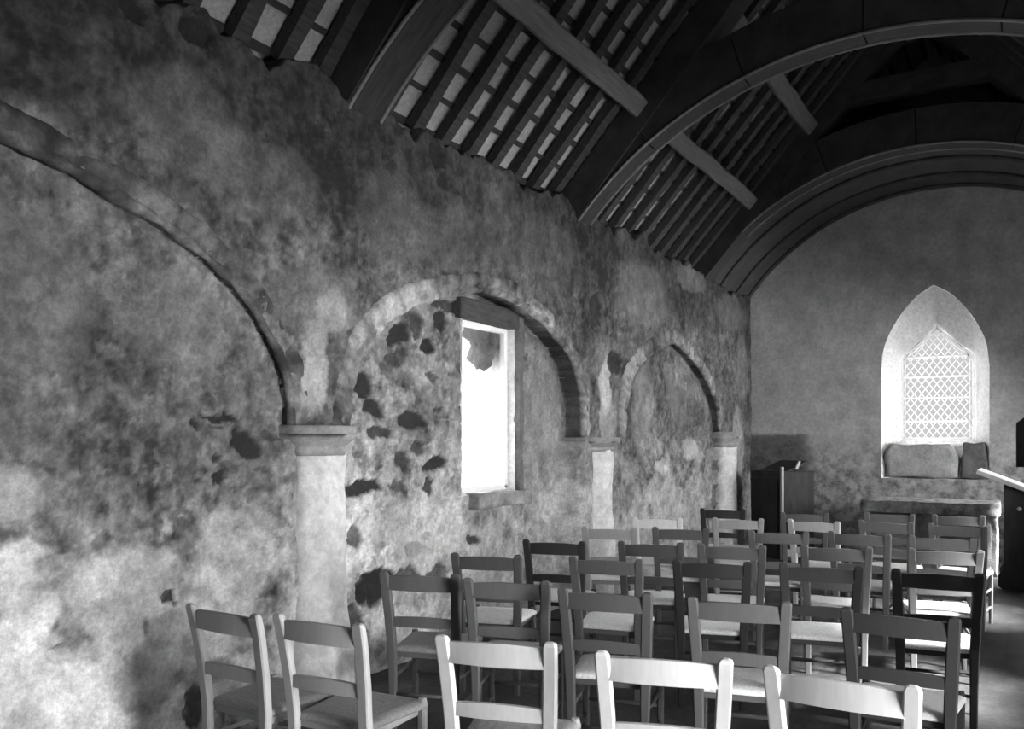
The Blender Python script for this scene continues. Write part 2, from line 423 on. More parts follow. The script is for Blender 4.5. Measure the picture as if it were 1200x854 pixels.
# reveal of the left window (jambs, sill and head), whitewashed
def build_window_left():
    x0, x1, z0, z1 = WIN1; ya, yb = W+D2-.015, W+D2+.72
    bm = bmesh.new()
    def panel(p, q, r, n=14):
        p, q, r = Vector(p), Vector(q), Vector(r); V = []
        for i in range(n+1):
            V.append([bm.verts.new(p + (q-p)*(i/n) + (r-p)*(j/n)) for j in range(n+1)])
        for i in range(n):
            for j in range(n): bm.faces.new((V[i][j], V[i+1][j], V[i+1][j+1], V[i][j+1]))
    panel((x1, ya, z0-.02), (x1-.06, yb, z0-.02), (x1, ya, z1))
    panel((x0, ya, z0-.02), (x0+.06, yb, z0-.02), (x0, ya, z1))
    panel((x0-.05, ya, z0), (x0-.05, yb, z0+.10), (x1+.05, ya, z0))
    panel((x0-.05, ya, z1), (x0-.05, yb, z1-.08), (x1+.05, ya, z1))
    jitter(bm, .018, 7, 8)
    reveal = obj('window_1', bm, M_reveal, smooth=True); prop(reveal, kind='structure')
    # fixed light near the inner face
    f = bmesh.new(); yf = ya+.09; t = .045
    add_box(f, (x1-.035, yf, (z0+z1)/2-.06), (t, .05, z1-z0-.16), bevel=.004)
    add_box(f, (x0+.025, yf, (z0+z1)/2-.06), (t, .05, z1-z0-.16), bevel=.004)
    add_box(f, ((x0+x1)/2, yf, z0+.035), (x1-x0-.03, .05, t), bevel=.004)
    add_box(f, ((x0+x1)/2, yf, z1-.14), (x1-x0-.03, .05, t), bevel=.004)
    obj('window_frame', f, M_white, reveal)
    obj('pane', box(((x0+x1)/2, yf+.01, (z0+z1)/2-.05), (x1-x0-.08, .004, z1-z0-.2)), M_clear, reveal)
    # broken dark stone left in the head of the opening
    s = bmesh.new(); bmesh.ops.create_icosphere(s, subdivisions=4, radius=1, matrix=Matrix.Translation((x1-.12, ya+.24, z1-.06)) @ Matrix.Diagonal((.17, .12, .40, 1)))
    jitter(s, .10, 7, 3); jitter(s, .04, 25, 5); obj('broken_head_stone', s, M_dark_stone, reveal, True)
    # sill stone and timber lintel in the wall face
    s = bmesh.new(); add_box(s, ((x0+x1)/2+.12, ya-.03, z0-.05), (x1-x0+.02, .12, .11)); bmesh.ops.subdivide_edges(s, edges=s.edges[:], cuts=7, use_grid_fill=True); jitter(s, .02, 6, 4)
    obj('window_sill', s, M_rubble, reveal, True)
    s = bmesh.new(); add_box(s, ((x0+x1)/2, ya+.04, z1-.045), (x1-x0+.12, .16, .15)); bmesh.ops.subdivide_edges(s, edges=s.edges[:], cuts=7, use_grid_fill=True); jitter(s, .015, 5, 5)
    obj('lintel', s, M_lintel, reveal, True)
    s = bmesh.new(); add_box(s, (x1+.035, ya-.005, (z0+z1)/2), (.06, .08, z1-z0)); bmesh.ops.subdivide_edges(s, edges=s.edges[:], cuts=9, use_grid_fill=True); jitter(s, .022, 8, 6)
    obj('jamb_stone', s, M_dark_stone, reveal, True)
build_window_left()

# arch rings: swept section along the arch curves
def build_ring(name, A, D, t, zmin, seed, crown=1.0, proj=.03):
    P = A[A[:, 1] >= zmin-1e-6]
    P = np.vstack([[P[0][0], zmin], P, [P[-1][0], zmin]]) if P[0][1] > zmin+1e-3 else P
    # resample
    seg = np.hypot(*np.diff(P, axis=0).T); s = np.concatenate([[0], np.cumsum(seg)])
    m = s > -1; keep = np.concatenate([[True], seg > 1e-6]); P = P[keep]; s = s[keep]
    n = int(s[-1]/.03); q = np.linspace(0, s[-1], n); P = np.stack([np.interp(q, s, P[:, 0]), np.interp(q, s, P[:, 1])], -1)
    T = np.gradient(P, axis=0); T /= np.linalg.norm(T, axis=1)[:, None]
    N = np.stack([-T[:, 1], T[:, 0]], -1)           # outward of the curve (left to right travel)
    w1 = fbm(q, q*0, 1.2, seed, 3)-.5; w2 = fbm(q, q*0+5, 2.2, seed+3, 3)-.5
    # section: (outward, y) from back of the reveal, along the soffit, roll, face, back to the wall
    rings = []
    for i in range(n):
        to = t*(1+.22*w1[i]); o = .012*w2[i]
        sec = [(-.012+o, D+.05), (-.012+o, .035), (-.03+o, .02), (-.035+o, .002), (-.022+o, -.018), (.004+o, -.022-.2*proj), (.02+o, -.006), (.028+o, -proj*.9),
               (to*.6, -proj), (to, -proj*.7+.01*w2[i]), (to+.02, .03), (to+.01, .10), (.02, D+.06)]
        rings.append([(P[i, 0]+N[i, 0]*a, W+b, P[i, 1]+N[i, 1]*a) for a, b in sec])
    bm = bmesh.new(); loft(bm, rings)
    jitter(bm, .02, 6, seed); jitter(bm, .010, 22, seed+1)
    bm.verts.ensure_lookup_table()
    C3 = np.array([v.co[:] for v in bm.verts]); T, n2, n3, n4 = base_tone(C3[:, 0]+C3[:, 1]*.5, C3[:, 2])
    # every voussoir has its own stone
    ns = 13; arc = np.repeat(q, ns)
    rs = np.random.RandomState(seed); ed = np.cumsum(rs.uniform(.22, .42, 60)); tn = rs.uniform(.75, 1.6, 60)
    k = np.searchsorted(ed, arc+.03*(n3-.5)); jd = np.min(np.abs(arc[:, None]-ed[None]), axis=1)
    T = T*np.clip(tn[k], .5, 1.7)*(.6+.4*sstep(.005, .03, jd)); T = np.clip(T*crown, .04, .8)
    o = obj(name, bm, M_plaster, smooth=True)
    ca = o.data.color_attributes.new('tone', 'FLOAT_COLOR', 'POINT'); ca.data.foreach_set('color', np.stack([T, T, T, np.ones_like(T)], -1).ravel().astype(np.float32))
    return prop(o, kind='structure')
build_ring('trim_1', A1, D1, .12, 1.60, 21, proj=.002)
build_ring('trim_2', A2, D2, .115, 1.57, 31, crown=1.6, proj=.015)
build_ring('trim_3', A3, D3, .13, 1.58, 41, crown=1.5, proj=.012)

# engaged half columns with capitals
def half_ring(cx, cy, rx, ry, z, n=9, wob=0, seed=1):
    out = []
    for i in range(n):
        a = PI + PI*i/(n-1)                       # half turn facing the nave (-y)
        # octagonal flavour
        k = 1/ max(abs(math.cos(((a+PI/8) % (PI/4))-PI/8)), .1)*.97
        out.append((cx+rx*math.cos(a)*k, cy+ry*math.sin(a)*k, z))
    out += [(cx+rx, cy+.16, z), (cx-rx, cy+.16, z)]
    return out
def half_column(cx, cy, r, ztop, caph, capover, flare, label, seed, ry=None):
    ry = ry or r
    t = thing('half_column', (cx, cy, 0), label=label, cat='column')
    bm = bmesh.new(); zc = ztop-caph; rings = []
    for i in range(34):
        z = zc*i/33+.0; k = 1 + flare*max(0, 1-z/.75)**1.5
        rings.append(half_ring(.10*flare*max(0, 1-z/.6), 0, r*k, ry*(1+.5*(k-1)), z, 17))
    loft(bm, rings); jitter(bm, .03, 2.5, seed); jitter(bm, .012, 9, seed+2)
    obj('shaft', bm, M_pier, t, True)
    bm = bmesh.new()
    prof = [(1.02, 0), (1.10, .12), (1.10, .2), (1.0, .24), (1.05, .32), (1.25, .45), (1.42, .55), (1.5, .72), (1.5, .70), (1.44, .74), (1.5, .79), (1.5, .97), (1.46, 1.0)]
    rings = [half_ring(-.012, 0, r*(1+(k-1)*capover), ry*(1+(k-1)*capover), zc+h*caph, 17) for k, h in prof]
    loft(bm, rings); jitter(bm, .006, 9, seed+1)
    obj('capital', bm, M_cap, t, True)
    return t
half_column(3.645, 3.57, .185, 1.63, .17, .75, .42, 'broad whitewashed half column with moulded capital between the near arch and the window arch', 3)
half_column(7.42, 3.62, .20, 1.57, .13, .7, .1, 'slender half column on the right of the window arch, capital dark on its left', 5)
half_column(11.32, 3.60, .22, 1.65, .2, .5, .05, 'farthest half column, beside the corner with the altar wall', 7)

# ------------------------------------------------------------------ altar gable with its pointed window
LENS = [(.645, 1.03), (.645, 1.6), (.645, 2.1), (.645, 2.50), (.60, 2.83), (.44, 3.17), (.23, 3.44), (0, 3.60)]
OPEN = catmull(LENS[3:], 6); OPEN = np.vstack([np.array(LENS[:3]), OPEN])
def mirror(P): return [(a, b) for a, b in P] + [(-a, b) for a, b in P[::-1][1:]]
outline = mirror(OPEN)                               # from +y foot over the apex to -y foot
WLENS = np.array([(.43, 1.55), (.43, 1.9), (.43, 2.3), (.43, 2.68), (.405, 2.73), (.30, 2.80), (.22, 2.87), (.12, 2.99), (.05, 3.06), (0, 3.11)])
wout = mirror(WLENS)
XW = 13.02
NICHE = (-.45, .16, 1.2, 1.86)
def build_far_wall():
    bm = bmesh.new()
    gable = [(4.4, -.05), (4.4, 4.0), (YC, RIDGE+.5), (2*YC-4.4, 4.0), (2*YC-4.4, -.05)]
    def loop(pts):
        vs = [bm.verts.new((XE, a, b)) for a, b in pts]
        return [bm.edges.new((vs[i], vs[(i+1) % len(vs)])) for i in range(len(vs))]
    es = loop(gable) + loop([(YC+a, b) for a, b in outline]) + loop([(NICHE[0], NICHE[2]), (NICHE[1], NICHE[2]), (NICHE[1], NICHE[3]-.1), (NICHE[1]-.12, NICHE[3]), (NICHE[0], NICHE[3])])
    bmesh.ops.triangle_fill(bm, use_beauty=True, use_dissolve=False, edges=es)
    # niche box, dark inside in place of the shade of a deeper recess
    y0, y1, z0, z1 = NICHE
    def quad(*p): bm.faces.new([bm.verts.new(q) for q in p])
    xb = XE+.28
    quad((xb, y0-.02, z0-.02), (xb, y1+.02, z0-.02), (xb, y1+.02, z1+.02), (xb, y0-.02, z1+.02))
    quad((XE, y1, z0), (xb, y1, z0), (xb, y1, z1), (XE, y1, z1-.1)); quad((XE, y0, z0), (xb, y0, z0), (xb, y0, z1), (XE, y0, z1))
    quad((XE, y0, z0), (XE, y1, z0), (xb, y1, z0), (xb, y0, z0)); quad((XE, y0, z1), (XE, y1-.12, z1), (xb, y1-.1, z1+.01), (xb, y0, z1))
    quad((XE, y1-.12, z1), (XE, y1, z1-.1), (xb, y1, z1-.1), (xb, y1-.12, z1))
    bm.faces.ensure_lookup_table()
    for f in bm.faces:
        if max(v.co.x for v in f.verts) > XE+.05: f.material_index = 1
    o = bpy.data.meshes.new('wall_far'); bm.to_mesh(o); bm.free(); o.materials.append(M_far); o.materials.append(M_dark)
    prop(link(bpy.data.objects.new('wall_far', o)), kind='structure')
build_far_wall()
def resample(P, n):
    P = np.array(P); seg = np.hypot(*np.diff(P, axis=0).T); s = np.concatenate([[0], np.cumsum(seg)]); q = np.linspace(0, s[-1], n)
    return np.stack([np.interp(q, s, P[:, 0]), np.interp(q, s, P[:, 1])], -1)
def in_poly(P, y, z):
    c = False; n = len(P)
    for i in range(n):
        (a, b), (d, e) = P[i], P[(i+1) % n]
        if (b > z) != (e > z) and y < (d-a)*(z-b)/(e-b)+a: c = not c
    return c
def build_far_window():
    # splayed reveal
    half_o = resample(OPEN, 26); half_w = resample(np.vstack([[(.455, 1.03)], WLENS*np.array([1.06, 1.0])+np.array([0, .0])]), 26); half_w[-1] = (0, 3.17)
    fo, fw = mirror(half_o), mirror(half_w)
    bm = bmesh.new(); K = 8; V = []
    for k in range(K+1):
        t = k/K; x = XE + (XW+.02-XE)*t
        V.append([bm.verts.new((x, YC+a*(1-t)+c*t, b*(1-t)+d*t)) for (a, b), (c, d) in zip(fo, fw)])
    for a, b in zip(V, V[1:]):
        for i in range(len(a)-1): bm.faces.new((a[i], a[i+1], b[i+1], b[i]))
    # soft rounded arris at the wall face
    # ledge, riser and sloping sill
    prof = [(XE, 1.03), (XE+.30, 1.03), (XE+.32, 1.36), (XW+.04, 1.545)]
    L = [[bm.verts.new((x, YC+y, z)) for y in np.linspace(-.66, .66, 12)] for x, z in prof]
    for a, b in zip(L, L[1:]):
        for i in range(11): bm.faces.new((a[i], a[i+1], b[i+1], b[i]))
    jitter(bm, .008, 6, 9)
    win = prop(obj('window_2', bm, M_reveal, smooth=True), kind='structure')
    # outer stonework beyond the glass
    bm = bmesh.new()
    a = [(XW+.02, YC+y, z) for y, z in wout]; b = [(XW+.22, YC+y*1.12, z+(.03 if z > 2 else -.03)) for y, z in wout]
    A = [bm.verts.new(p) for p in a]; B = [bm.verts.new(p) for p in b]
    for i in range(len(A)-1): bm.faces.new((A[i], A[i+1], B[i+1], B[i]))
    bm.faces.new((A[0], A[-1], B[-1], B[0]))
    # surround filling between the reveal and the light
    C_ = [bm.verts.new((XW+.015, YC+y*1.25, z+(.25*(z-2.4) if z > 2.4 else (-.1 if z < 1.6 else 0)))) for y, z in wout]
    for i in range(len(A)-1): bm.faces.new((A[i], A[i+1], C_[i+1], C_[i]))
    bm.faces.new((A[0], A[-1], C_[-1], C_[0]))
    obj('window_surround', bm, M_reveal, win)
    # pane
    bm = bmesh.new(); vs = [bm.verts.new((XW, YC+y, z)) for y, z in wout]; bm.faces.new(vs)
    bmesh.ops.triangulate(bm, faces=bm.faces[:]); obj('pane', bm, M_pane, win)
    # came lattice clipped to the light
    poly = wout
    def clip(y0, z0, y1, z1, n=400):
        run = []; segs = []
        for i in range(n+1):
            t = i/n; y, z = y0+(y1-y0)*t, z0+(z1-z0)*t
            if in_poly(poly, y, z): run.append((y, z))
            elif run:
                if len(run) > 2: segs.append((run[0], run[-1]))
                run = []
        if len(run) > 2: segs.append((run[0], run[-1]))
        return segs
    bm = bmesh.new(); px, pz = .094, .128; sl = pz/px
    def came(p, q, w, d=.010, x=XW-.006):
        (a, b), (c, e) = p, q; L_ = math.hypot(c-a, e-b)
        rot = Matrix.Rotation(math.atan2(e-b, c-a), 3, 'X')
        add_box(bm, (x, YC+(a+c)/2, (b+e)/2), (d, L_, w), rot)
    for k in range(-26, 40):
        z0 = 1.55+.02+k*pz
        for sgn in (1, -1):
            for p, q in clip(-.45*sgn, z0-0, .45*sgn, z0+.9*sl): came(p, q, .009)
    obj('lattice', bm, M_came, win)
    bm = bmesh.new()
    for z in (1.80, 2.12, 2.41, 2.68):
        for p, q in clip(-.6, z, .6, z): came(p, q, .020, .014, XW-.018)
    obj('saddle_bars', bm, M_came, win)
    bm = bmesh.new()
    for P in (wout, [(y*.93, z+(.02 if z < 1.6 else -.03)) for y, z in wout]):
        for i in range(len(P)): came(P[i], P[(i+1) % len(P)], .016, .014)
    obj('window_frame', bm, M_came, win)
build_far_window()

# ------------------------------------------------------------------ the other walls, floor, roof
def build_shell():
    f = bmesh.new(); bmesh.ops.create_grid(f, x_segments=60, y_segments=24, size=1, matrix=Matrix.Translation(((XN+13)/2, 1.2, 0)) @ Matrix.Diagonal(((13-XN)/2+.2, 2.9, 1, 1)))
    for v in f.verts: v.co.z += 0
    prop(obj('floor', f, M_floor), kind='structure')
    # right wall, its unseen door and windows placed and sized for the light
    w = bmesh.new(); cuts = [(1.5, 2.9, 0, 2.0), (5.0, 6.2, 1.5, 2.7), (7.9, 8.9, 1.5, 2.6), (10.25, 11.2, .9, 2.5)]
    t = .5; y = YR-t/2
    def seg(x0, x1, z0, z1):
        if x1-x0 > 1e-3 and z1-z0 > 1e-3: add_box(w, ((x0+x1)/2, y, (z0+z1)/2), (x1-x0, t, z1-z0))
    x = XN-.3
    for a, b, c, d in cuts:
        seg(x, a, 0, 3.6); seg(a, b, 0, c); seg(a, b, d, 3.6); x = b
    seg(x, XE+.6, 0, 3.6)
    prop(obj('wall_right', w, M_wall), kind='structure')
    n = bmesh.new()
    vs = [n.verts.new((XN, a, b)) for a, b in [(4.4, -.05), (4.4, 4.0), (YC, RIDGE+.5), (2*YC-4.4, 4.0), (2*YC-4.4, -.05)]]; n.faces.new(vs)
    prop(obj('wall_near', n, M_wall), kind='structure')
build_shell()

# roof covering: slates with torching above battens (pattern of the covering, one mesh)
RD = .075            # rafter depth
def slope_pt(s, n, side=1):
    """s metres up the slope from y=3.6, n metres out from rafter underside; side 1 left, -1 right"""
    y = 3.60 - s*CP + n*SP; z = 3.80 + s*SP + n*CP
    return (y if side == 1 else 2*YC-y, z)
S_END = (3.60-YC)/CP
def build_ceiling():
    bm = bmesh.new()
    for side in (1, -1):
        nx, ns = 40, 12
        V = [[None]*(ns+1) for _ in range(nx+1)]
        for i in range(nx+1):
            for j in range(ns+1):
                x = XN-.3 + (XE+.8-XN)*i/nx; s = -.9 + (S_END+1.3)*j/ns
                y, z = slope_pt(s, RD+.031, side); V[i][j] = bm.verts.new((x, y, z))
        for i in range(nx):
            for j in range(ns): bm.faces.new((V[i][j], V[i+1][j], V[i+1][j+1], V[i][j+1]))
        s = -.35; k = 0
        while s < S_END:
            y, z = slope_pt(s, RD+.017, side)
            rot = Matrix.Rotation((-PH if side == 1 else PH), 3, 'X')
            add_box(bm, ((XN+XE)/2, y, z), (XE-XN, .045+.008*math.sin(k*2.3), .024), rot, mat=1)
            s += .238 + .012*math.sin(k*1.7); k += 1
    o = obj('ceiling', bm, [M_slate, M_batten]); prop(o, kind='structure')
build_ceiling()

TX = [4.05, 7.10, 10.62]         # trusses
ORD = ['first', 'second', 'third', 'fourth', 'fifth', 'sixth', 'seventh', 'eighth', 'ninth', 'tenth', 'eleventh', 'twelfth']
BAY = {0: 'before the nearest roof truss', 1: 'beyond the nearest roof truss', 2: 'beyond the middle roof truss'}
def rafter_bm(seed):
    bm = bmesh.new(); L = S_END+.405; n = 10; rs = random.Random(seed); rings = []
    for i in range(n+1):
        s = -.12 + (L-.30)*i/n; wv = .050+.006*rs.uniform(-1, 1); dx = .012*rs.uniform(-1, 1); dn = .008*rs.uniform(-1, 1)
        ring = []
        for a, b in ((-wv, dn), (wv, dn), (wv, RD), (-wv, RD)):
            y, z = slope_pt(s, b, 1); ring.append((dx+a, y, z))
        rings.append(ring)
    loft(bm, rings); return bm
protos = []
def rafters():
    mesh_l = []
    for k in range(4):
        o = obj('rafter', rafter_bm(k), M_rafter); mesh_l.append(o.data); bpy.data.objects.remove(o)
    bays = [(0, [2.52, 2.85, 3.18, 3.51, 3.80]), (1, [4.42+.333*i for i in range(8)]), (2, [7.42+.33*i for i in range(10)])]
    for side in (1, -1):
        for bay, xs in bays:
            if side == -1 and bay < 2: continue
            for i, x in enumerate(xs):
                o = bpy.data.objects.new('rafter', mesh_l[(i+bay) % 4]); link(o); o.location = (x, 0, 0)
                if side == -1: o.location = (x, 2*YC, 0); o.rotation_euler = (0, 0, PI); 
                place = f'{ORD[i]} common rafter {BAY[bay]}' if bay else f'{ORD[len(xs)-1-i]} common rafter back from the nearest roof truss'
                prop(o, f"dark {place} on the {'arcade' if side == 1 else 'far right'} roof slope", 'rafter', f"common rafters of the {'left' if side == 1 else 'right'} roof slope")
rafters()

def purlin(x0, x1, s, label, w=.17, th=.10):
    bm = bmesh.new(); n = 12; rings = []; rs = random.Random(int(s*100+x0*10))
    for i in range(n+1):
        x = x0+(x1-x0)*i/n; d = .01*rs.uniform(-1, 1); ring = []
        for a, b in ((-w/2+.012, -th), (w/2-.012, -th), (w/2, -th+.02), (w/2, -.012), (-w/2, -.012), (-w/2, -th+.02)):
            y, z = slope_pt(s+a+d, b, 1); ring.append((x, y, z))
        rings.append(ring)
    loft(bm, rings); prop(obj('purlin', bm, M_purlin), label, 'beam', 'purlins under the left rafters')
S1 = (3.60-2.97)/CP; S2 = (3.60-2.27)/CP
purlin(4.18, 6.98, S1, 'lower roof purlin between the nearest and middle trusses above the window arch')
purlin(7.22, 10.5, S1, 'lower roof purlin between the middle and far trusses, its pale end over the wall')
purlin(7.22, 10.5, S2, 'short-looking upper roof purlin seen under the middle truss arch')

def arch_pts(rise_z, spring_z, half, n):
    r = rise_z-spring_z; R = (half**2+r**2)/(2*r); zc = rise_z-R; a0 = math.asin(half/R)
    return [(YC+R*math.sin(a), zc+R*math.cos(a), math.sin(a), math.cos(a)) for a in np.linspace(a0, -a0, n)], R
def truss(x, apex, spring, th, depth, label):
    t = thing('roof_truss', (x, YC, spring), label=label, cat='roof truss')
    nseg = 6; P, R = arch_pts(apex, spring, 2.46, nseg*10+1)
    for sgi in range(nseg):
        bm = bmesh.new(); rings = []
        pts = P[sgi*10:sgi*10+11]
        for j, (y, z, ny, nz) in enumerate(pts):
            e = .006 if j == 0 else (-.006 if j == 10 else 0)
            yy = y + (-nz)*e; zz = z + ny*e
            # outer edge: limited by the principal above
            d = depth
            c = .025
            loc = lambda a, q: (a, yy+ny*q-YC, zz+nz*q-spring)
            rings.append([loc(-th/2+c, 0), loc(th/2-c, 0), loc(th/2, c), loc(th/2, d), loc(-th/2, d), loc(-th/2, c)])
        loft(bm, rings); obj('arch_segment', bm, M_truss, t)
    for xs_ in (-th/2+.004, th/2-.004):
        bm = bmesh.new(); rings = []
        for (y, z, ny, nz) in P:
            rings.append([(xs_+.014*math.cos(q), y+ny*(.004+.014*math.sin(q))-YC, z+nz*(.004+.014*math.sin(q))-spring) for q in np.linspace(0, 2*PI, 7)[:-1]])
        loft(bm, rings); obj('moulding', bm, M_bead, t, True)
    for side in (1, -1):
        bm = bmesh.new(); rings = []
        for s in np.linspace(-.40, S_END, 8):
            rings.append([(a,) + (lambda q: (q[0]-YC, q[1]-spring))(slope_pt(s, b, side)) for a, b in ((-th/2-.02, -.20), (th/2+.02, -.20), (th/2+.02, RD), (-th/2-.02, RD))])
        loft(bm, rings); obj('principal_rafter', bm, M_truss, t)
    bm = bmesh.new(); zc = apex+.75; hw = (roof_z(YC)-zc)/TAN
    add_box(bm, (0, 0, zc-spring), (th*.8, 2*hw+.1, .22), bevel=.01); obj('collar_beam', bm, M_truss, t)
    return t
truss(TX[0], 4.68, 3.52, .30, .36, 'nearest roof truss, its dark foot resting on the wall above the first pier')
truss(TX[1], 4.66, 3.52, .24, .40, 'middle arched roof truss springing from the wall over the second half column')
truss(TX[2], 4.83, 3.57, .26, .42, 'far arched roof truss in front of the altar wall')

# boarded vault between the far truss and the gable
def vault():
    P, R = arch_pts(4.90, 3.58, 2.50, 61)
    bm = bmesh.new(); V = [[bm.verts.new((x, y, z)) for y, z, *_ in P] for x in (10.74, 11.35, 12.0, XE+.05)]
    for a, b in zip(V, V[1:]):
        for i in range(60): bm.faces.new((a[i], a[i+1], b[i+1], b[i]))
    for x in (11.25, 11.95, 12.5):
        rings = []
        for y, z, ny, nz in P:
            rings.append([(x+.03*math.cos(q), y-ny*.02+ny*.03*math.sin(q), z-nz*.02+nz*.03*math.sin(q)) for q in np.linspace(0, 2*PI, 9)[:-1]])
        loft(bm, rings)
    # lunette above the vault behind the truss
    prop(obj('ceiling', bm, M_vault, smooth=True), kind='structure')
vault()

# ------------------------------------------------------------------ furniture at the altar end
def rough_box(c, size, cuts, amp, f, seed, rot=None, hf=0):
    bm = bmesh.new(); add_box(bm, c, size, rot); bmesh.ops.subdivide_edges(bm, edges=bm.edges[:], cuts=cuts, use_grid_fill=True)
    jitter(bm, amp, f, seed)
    if hf: jitter(bm, hf, f*3.3, seed+9)
    return bm
def altar():
    t = thing('altar', (11.35, 1.03, 0), label='stone altar with a thick rough slab below the pointed window', cat='altar')
    obj('slab', rough_box((0, 0, .755), (.74, 1.46, .14), 14, .014, 5, 3, hf=.014), M_altar, t, True)
    obj('altar_body', rough_box((.04, .02, .345), (.58, 1.26, .70), 14, .03, 4, 5, hf=.03), M_rubble, t, True)
    obj('end_pier', rough_box((-.20, -.62, .352), (.26, .18, .706), 8, .018, 6, 7, hf=.012), M_altar, t, True)
altar()
def stones():
    for c, s, amp, m, lab in (((12.70, 1.265, 1.255), (.25, .90, .44), .035, M_slab, 'long pale stone block on the ledge under the pointed window'),
                              ((12.68, .63, 1.26), (.25, .30, .46), .05, M_dark_stone, 'darker upright rounded stone at the right end of the window ledge')):
        bm = rough_box((0, 0, 0), s, 9, amp, 4, int(c[1]*100))
        for v in bm.verts: v.co.y *= 1-.22*(max(0, v.co.z)/s[2]*2)**2; v.co.z += .0
        z0 = min(v.co.z for v in bm.verts)
        o = obj('stone_block', bm, m, smooth=True); o.location = (c[0], c[1], 1.035-z0); prop(o, lab, 'stone', 'stones on the window ledge')
stones()
def prayer_desk():
    t = thing('reading_desk', (10.2, .05, 0), rz=math.radians(0), label='dark reading desk with pale sloping top at the right edge beside the altar', cat='desk')
    # side panel in the y-z plane, sloping head
    def panel(x, name):
        bm = bmesh.new(); P = [(.20, .0), (.24, .03), (.24, .14), (.19, .22), (.19, 1.09), (-.36, .87), (-.36, .22), (-.42, .14), (-.42, 0)]
        loft(bm, [[(x-.02, y, z) for y, z in P], [(x+.02, y, z) for y, z in P]]); obj(name, bm, M_dark, t)
    panel(0, 'side_panel'); panel(.62, 'side_panel')
    obj('front_panel', box((.31, .17, .62), (.58, .03, .82)), M_dark, t)
    sl = math.atan2(.22, .55)
    obj('desk_top', box((.31, .035, 1.055), (.76, .86, .045), Matrix.Rotation(sl, 3, 'X'), .006), M_edge, t)
    obj('shelf', box((.31, -.1, .55), (.58, .46, .03)), M_dark, t)
    bm = bmesh.new(); bmesh.ops.create_uvsphere(bm, u_segments=12, v_segments=8, radius=.022, matrix=Matrix.Translation((-.035, .05, .84))); add_tube(bm, (-.02, .05, .84), (-.035, .05, .84), .010)
    prop(obj('knob', bm, M_edge, t, True), 'small pale knob')
prayer_desk()
def pulpit():
    t = thing('cupboard', (11.35, 2.88, 0), rz=math.radians(-33), label='dark low cupboard with a pale front corner post in the corner left of the altar', cat='cupboard')
    obj('cupboard_body', box((.24, .10, .56), (.56, .58, 1.12), bevel=.008), M_dark, t)
    obj('corner_post', box((-.055, -.205, .60), (.035, .035, 1.2), bevel=.006), M_edge, t)
    obj('door', box((-.048, .12, .58), (.024, .5, .92), bevel=.006), M_dark, t)
    obj('cupboard_top', box((.24, .10, 1.13), (.58, .60, .024), bevel=.008), M_dark, t)
    obj('desk_slope', box((.28, .12, 1.19), (.40, .5, .03), Matrix.Rotation(-.35, 3, 'Y'), .004), M_dark, t)
    prop(obj('slope_edge', box((.27, -.15, 1.215), (.035, .02, .12), Matrix.Rotation(.5, 3, 'X'), .003), M_white, t), 'small white slanting strip on top')
pulpit()

# ------------------------------------------------------------------ chairs
def seat_bm():
    bm = bmesh.new(); n = 30; xb, xf = -.185, .205; wb, wf = .178, .215
    top = []; bot = []
    for i in range(n+1):
        rt, rb = [], []
        for j in range(n+1):
            u = i/n*2-1; v = j/n*2-1           # u: back->front, v: right->left
            uu = u; w = wb+(wf-wb)*(i/n)
            x = xb+(xf-xb)*i/n; y = v*w
            # rounded corners
            cx = max(0, abs(u)-.86)/.14; cy = max(0, abs(v)-.86)/.14
            if cx > 0 and cy > 0:
                k = max(cx, cy)/math.hypot(cx, cy); x -= math.copysign((1-k)*cx*.14*(xf-xb)/2, u); y -= math.copysign((1-k)*cy*.14*w, v)
            e = max(abs(u), abs(v))
            ridge = .0022*math.sin(e*34)*(1 if e > .08 else 0)
            diag = -.004*math.exp(-((abs(u)-abs(v))/.05)**2)
            edge = -.014*max(0, (e-.86)/.14)**2
            z = .452 + .006*(1-e*e) + ridge + diag + edge
            rt.append(bm.verts.new((x, y, z))); rb.append(bm.verts.new((x, y, .418-edge*.4)))
        top.append(rt); bot.append(rb)
    for i in range(n):
        for j in range(n):
            bm.faces.new((top[i][j], top[i+1][j], top[i+1][j+1], top[i][j+1]))
            bm.faces.new((bot[i][j], bot[i][j+1], bot[i+1][j+1], bot[i+1][j]))
    for k in range(n):
        for a, b in (((k, 0), (k+1, 0)), ((k+1, n), (k, n)), ((0, k+1), (0, k)), ((n, k), (n, k+1))):
            bm.faces.new((top[a[0]][a[1]], top[b[0]][b[1]], bot[b[0]][b[1]], bot[a[0]][a[1]]))
    return bm
def rail_bm(z0, h, xc, hw, bow, th=.02):
    bm = bmesh.new(); rings = []
    for k in range(13):
        v = k/12*2-1; x = xc + bow*(v*v-1)*-1*-1; arch = .010*(1-v*v)
        rings.append([(x-th/2, v*hw, z0), (x+th/2, v*hw, z0), (x+th/2, v*hw, z0+h+arch), (x-th/2, v*hw, z0+h+arch)])
    loft(bm, rings); return bm
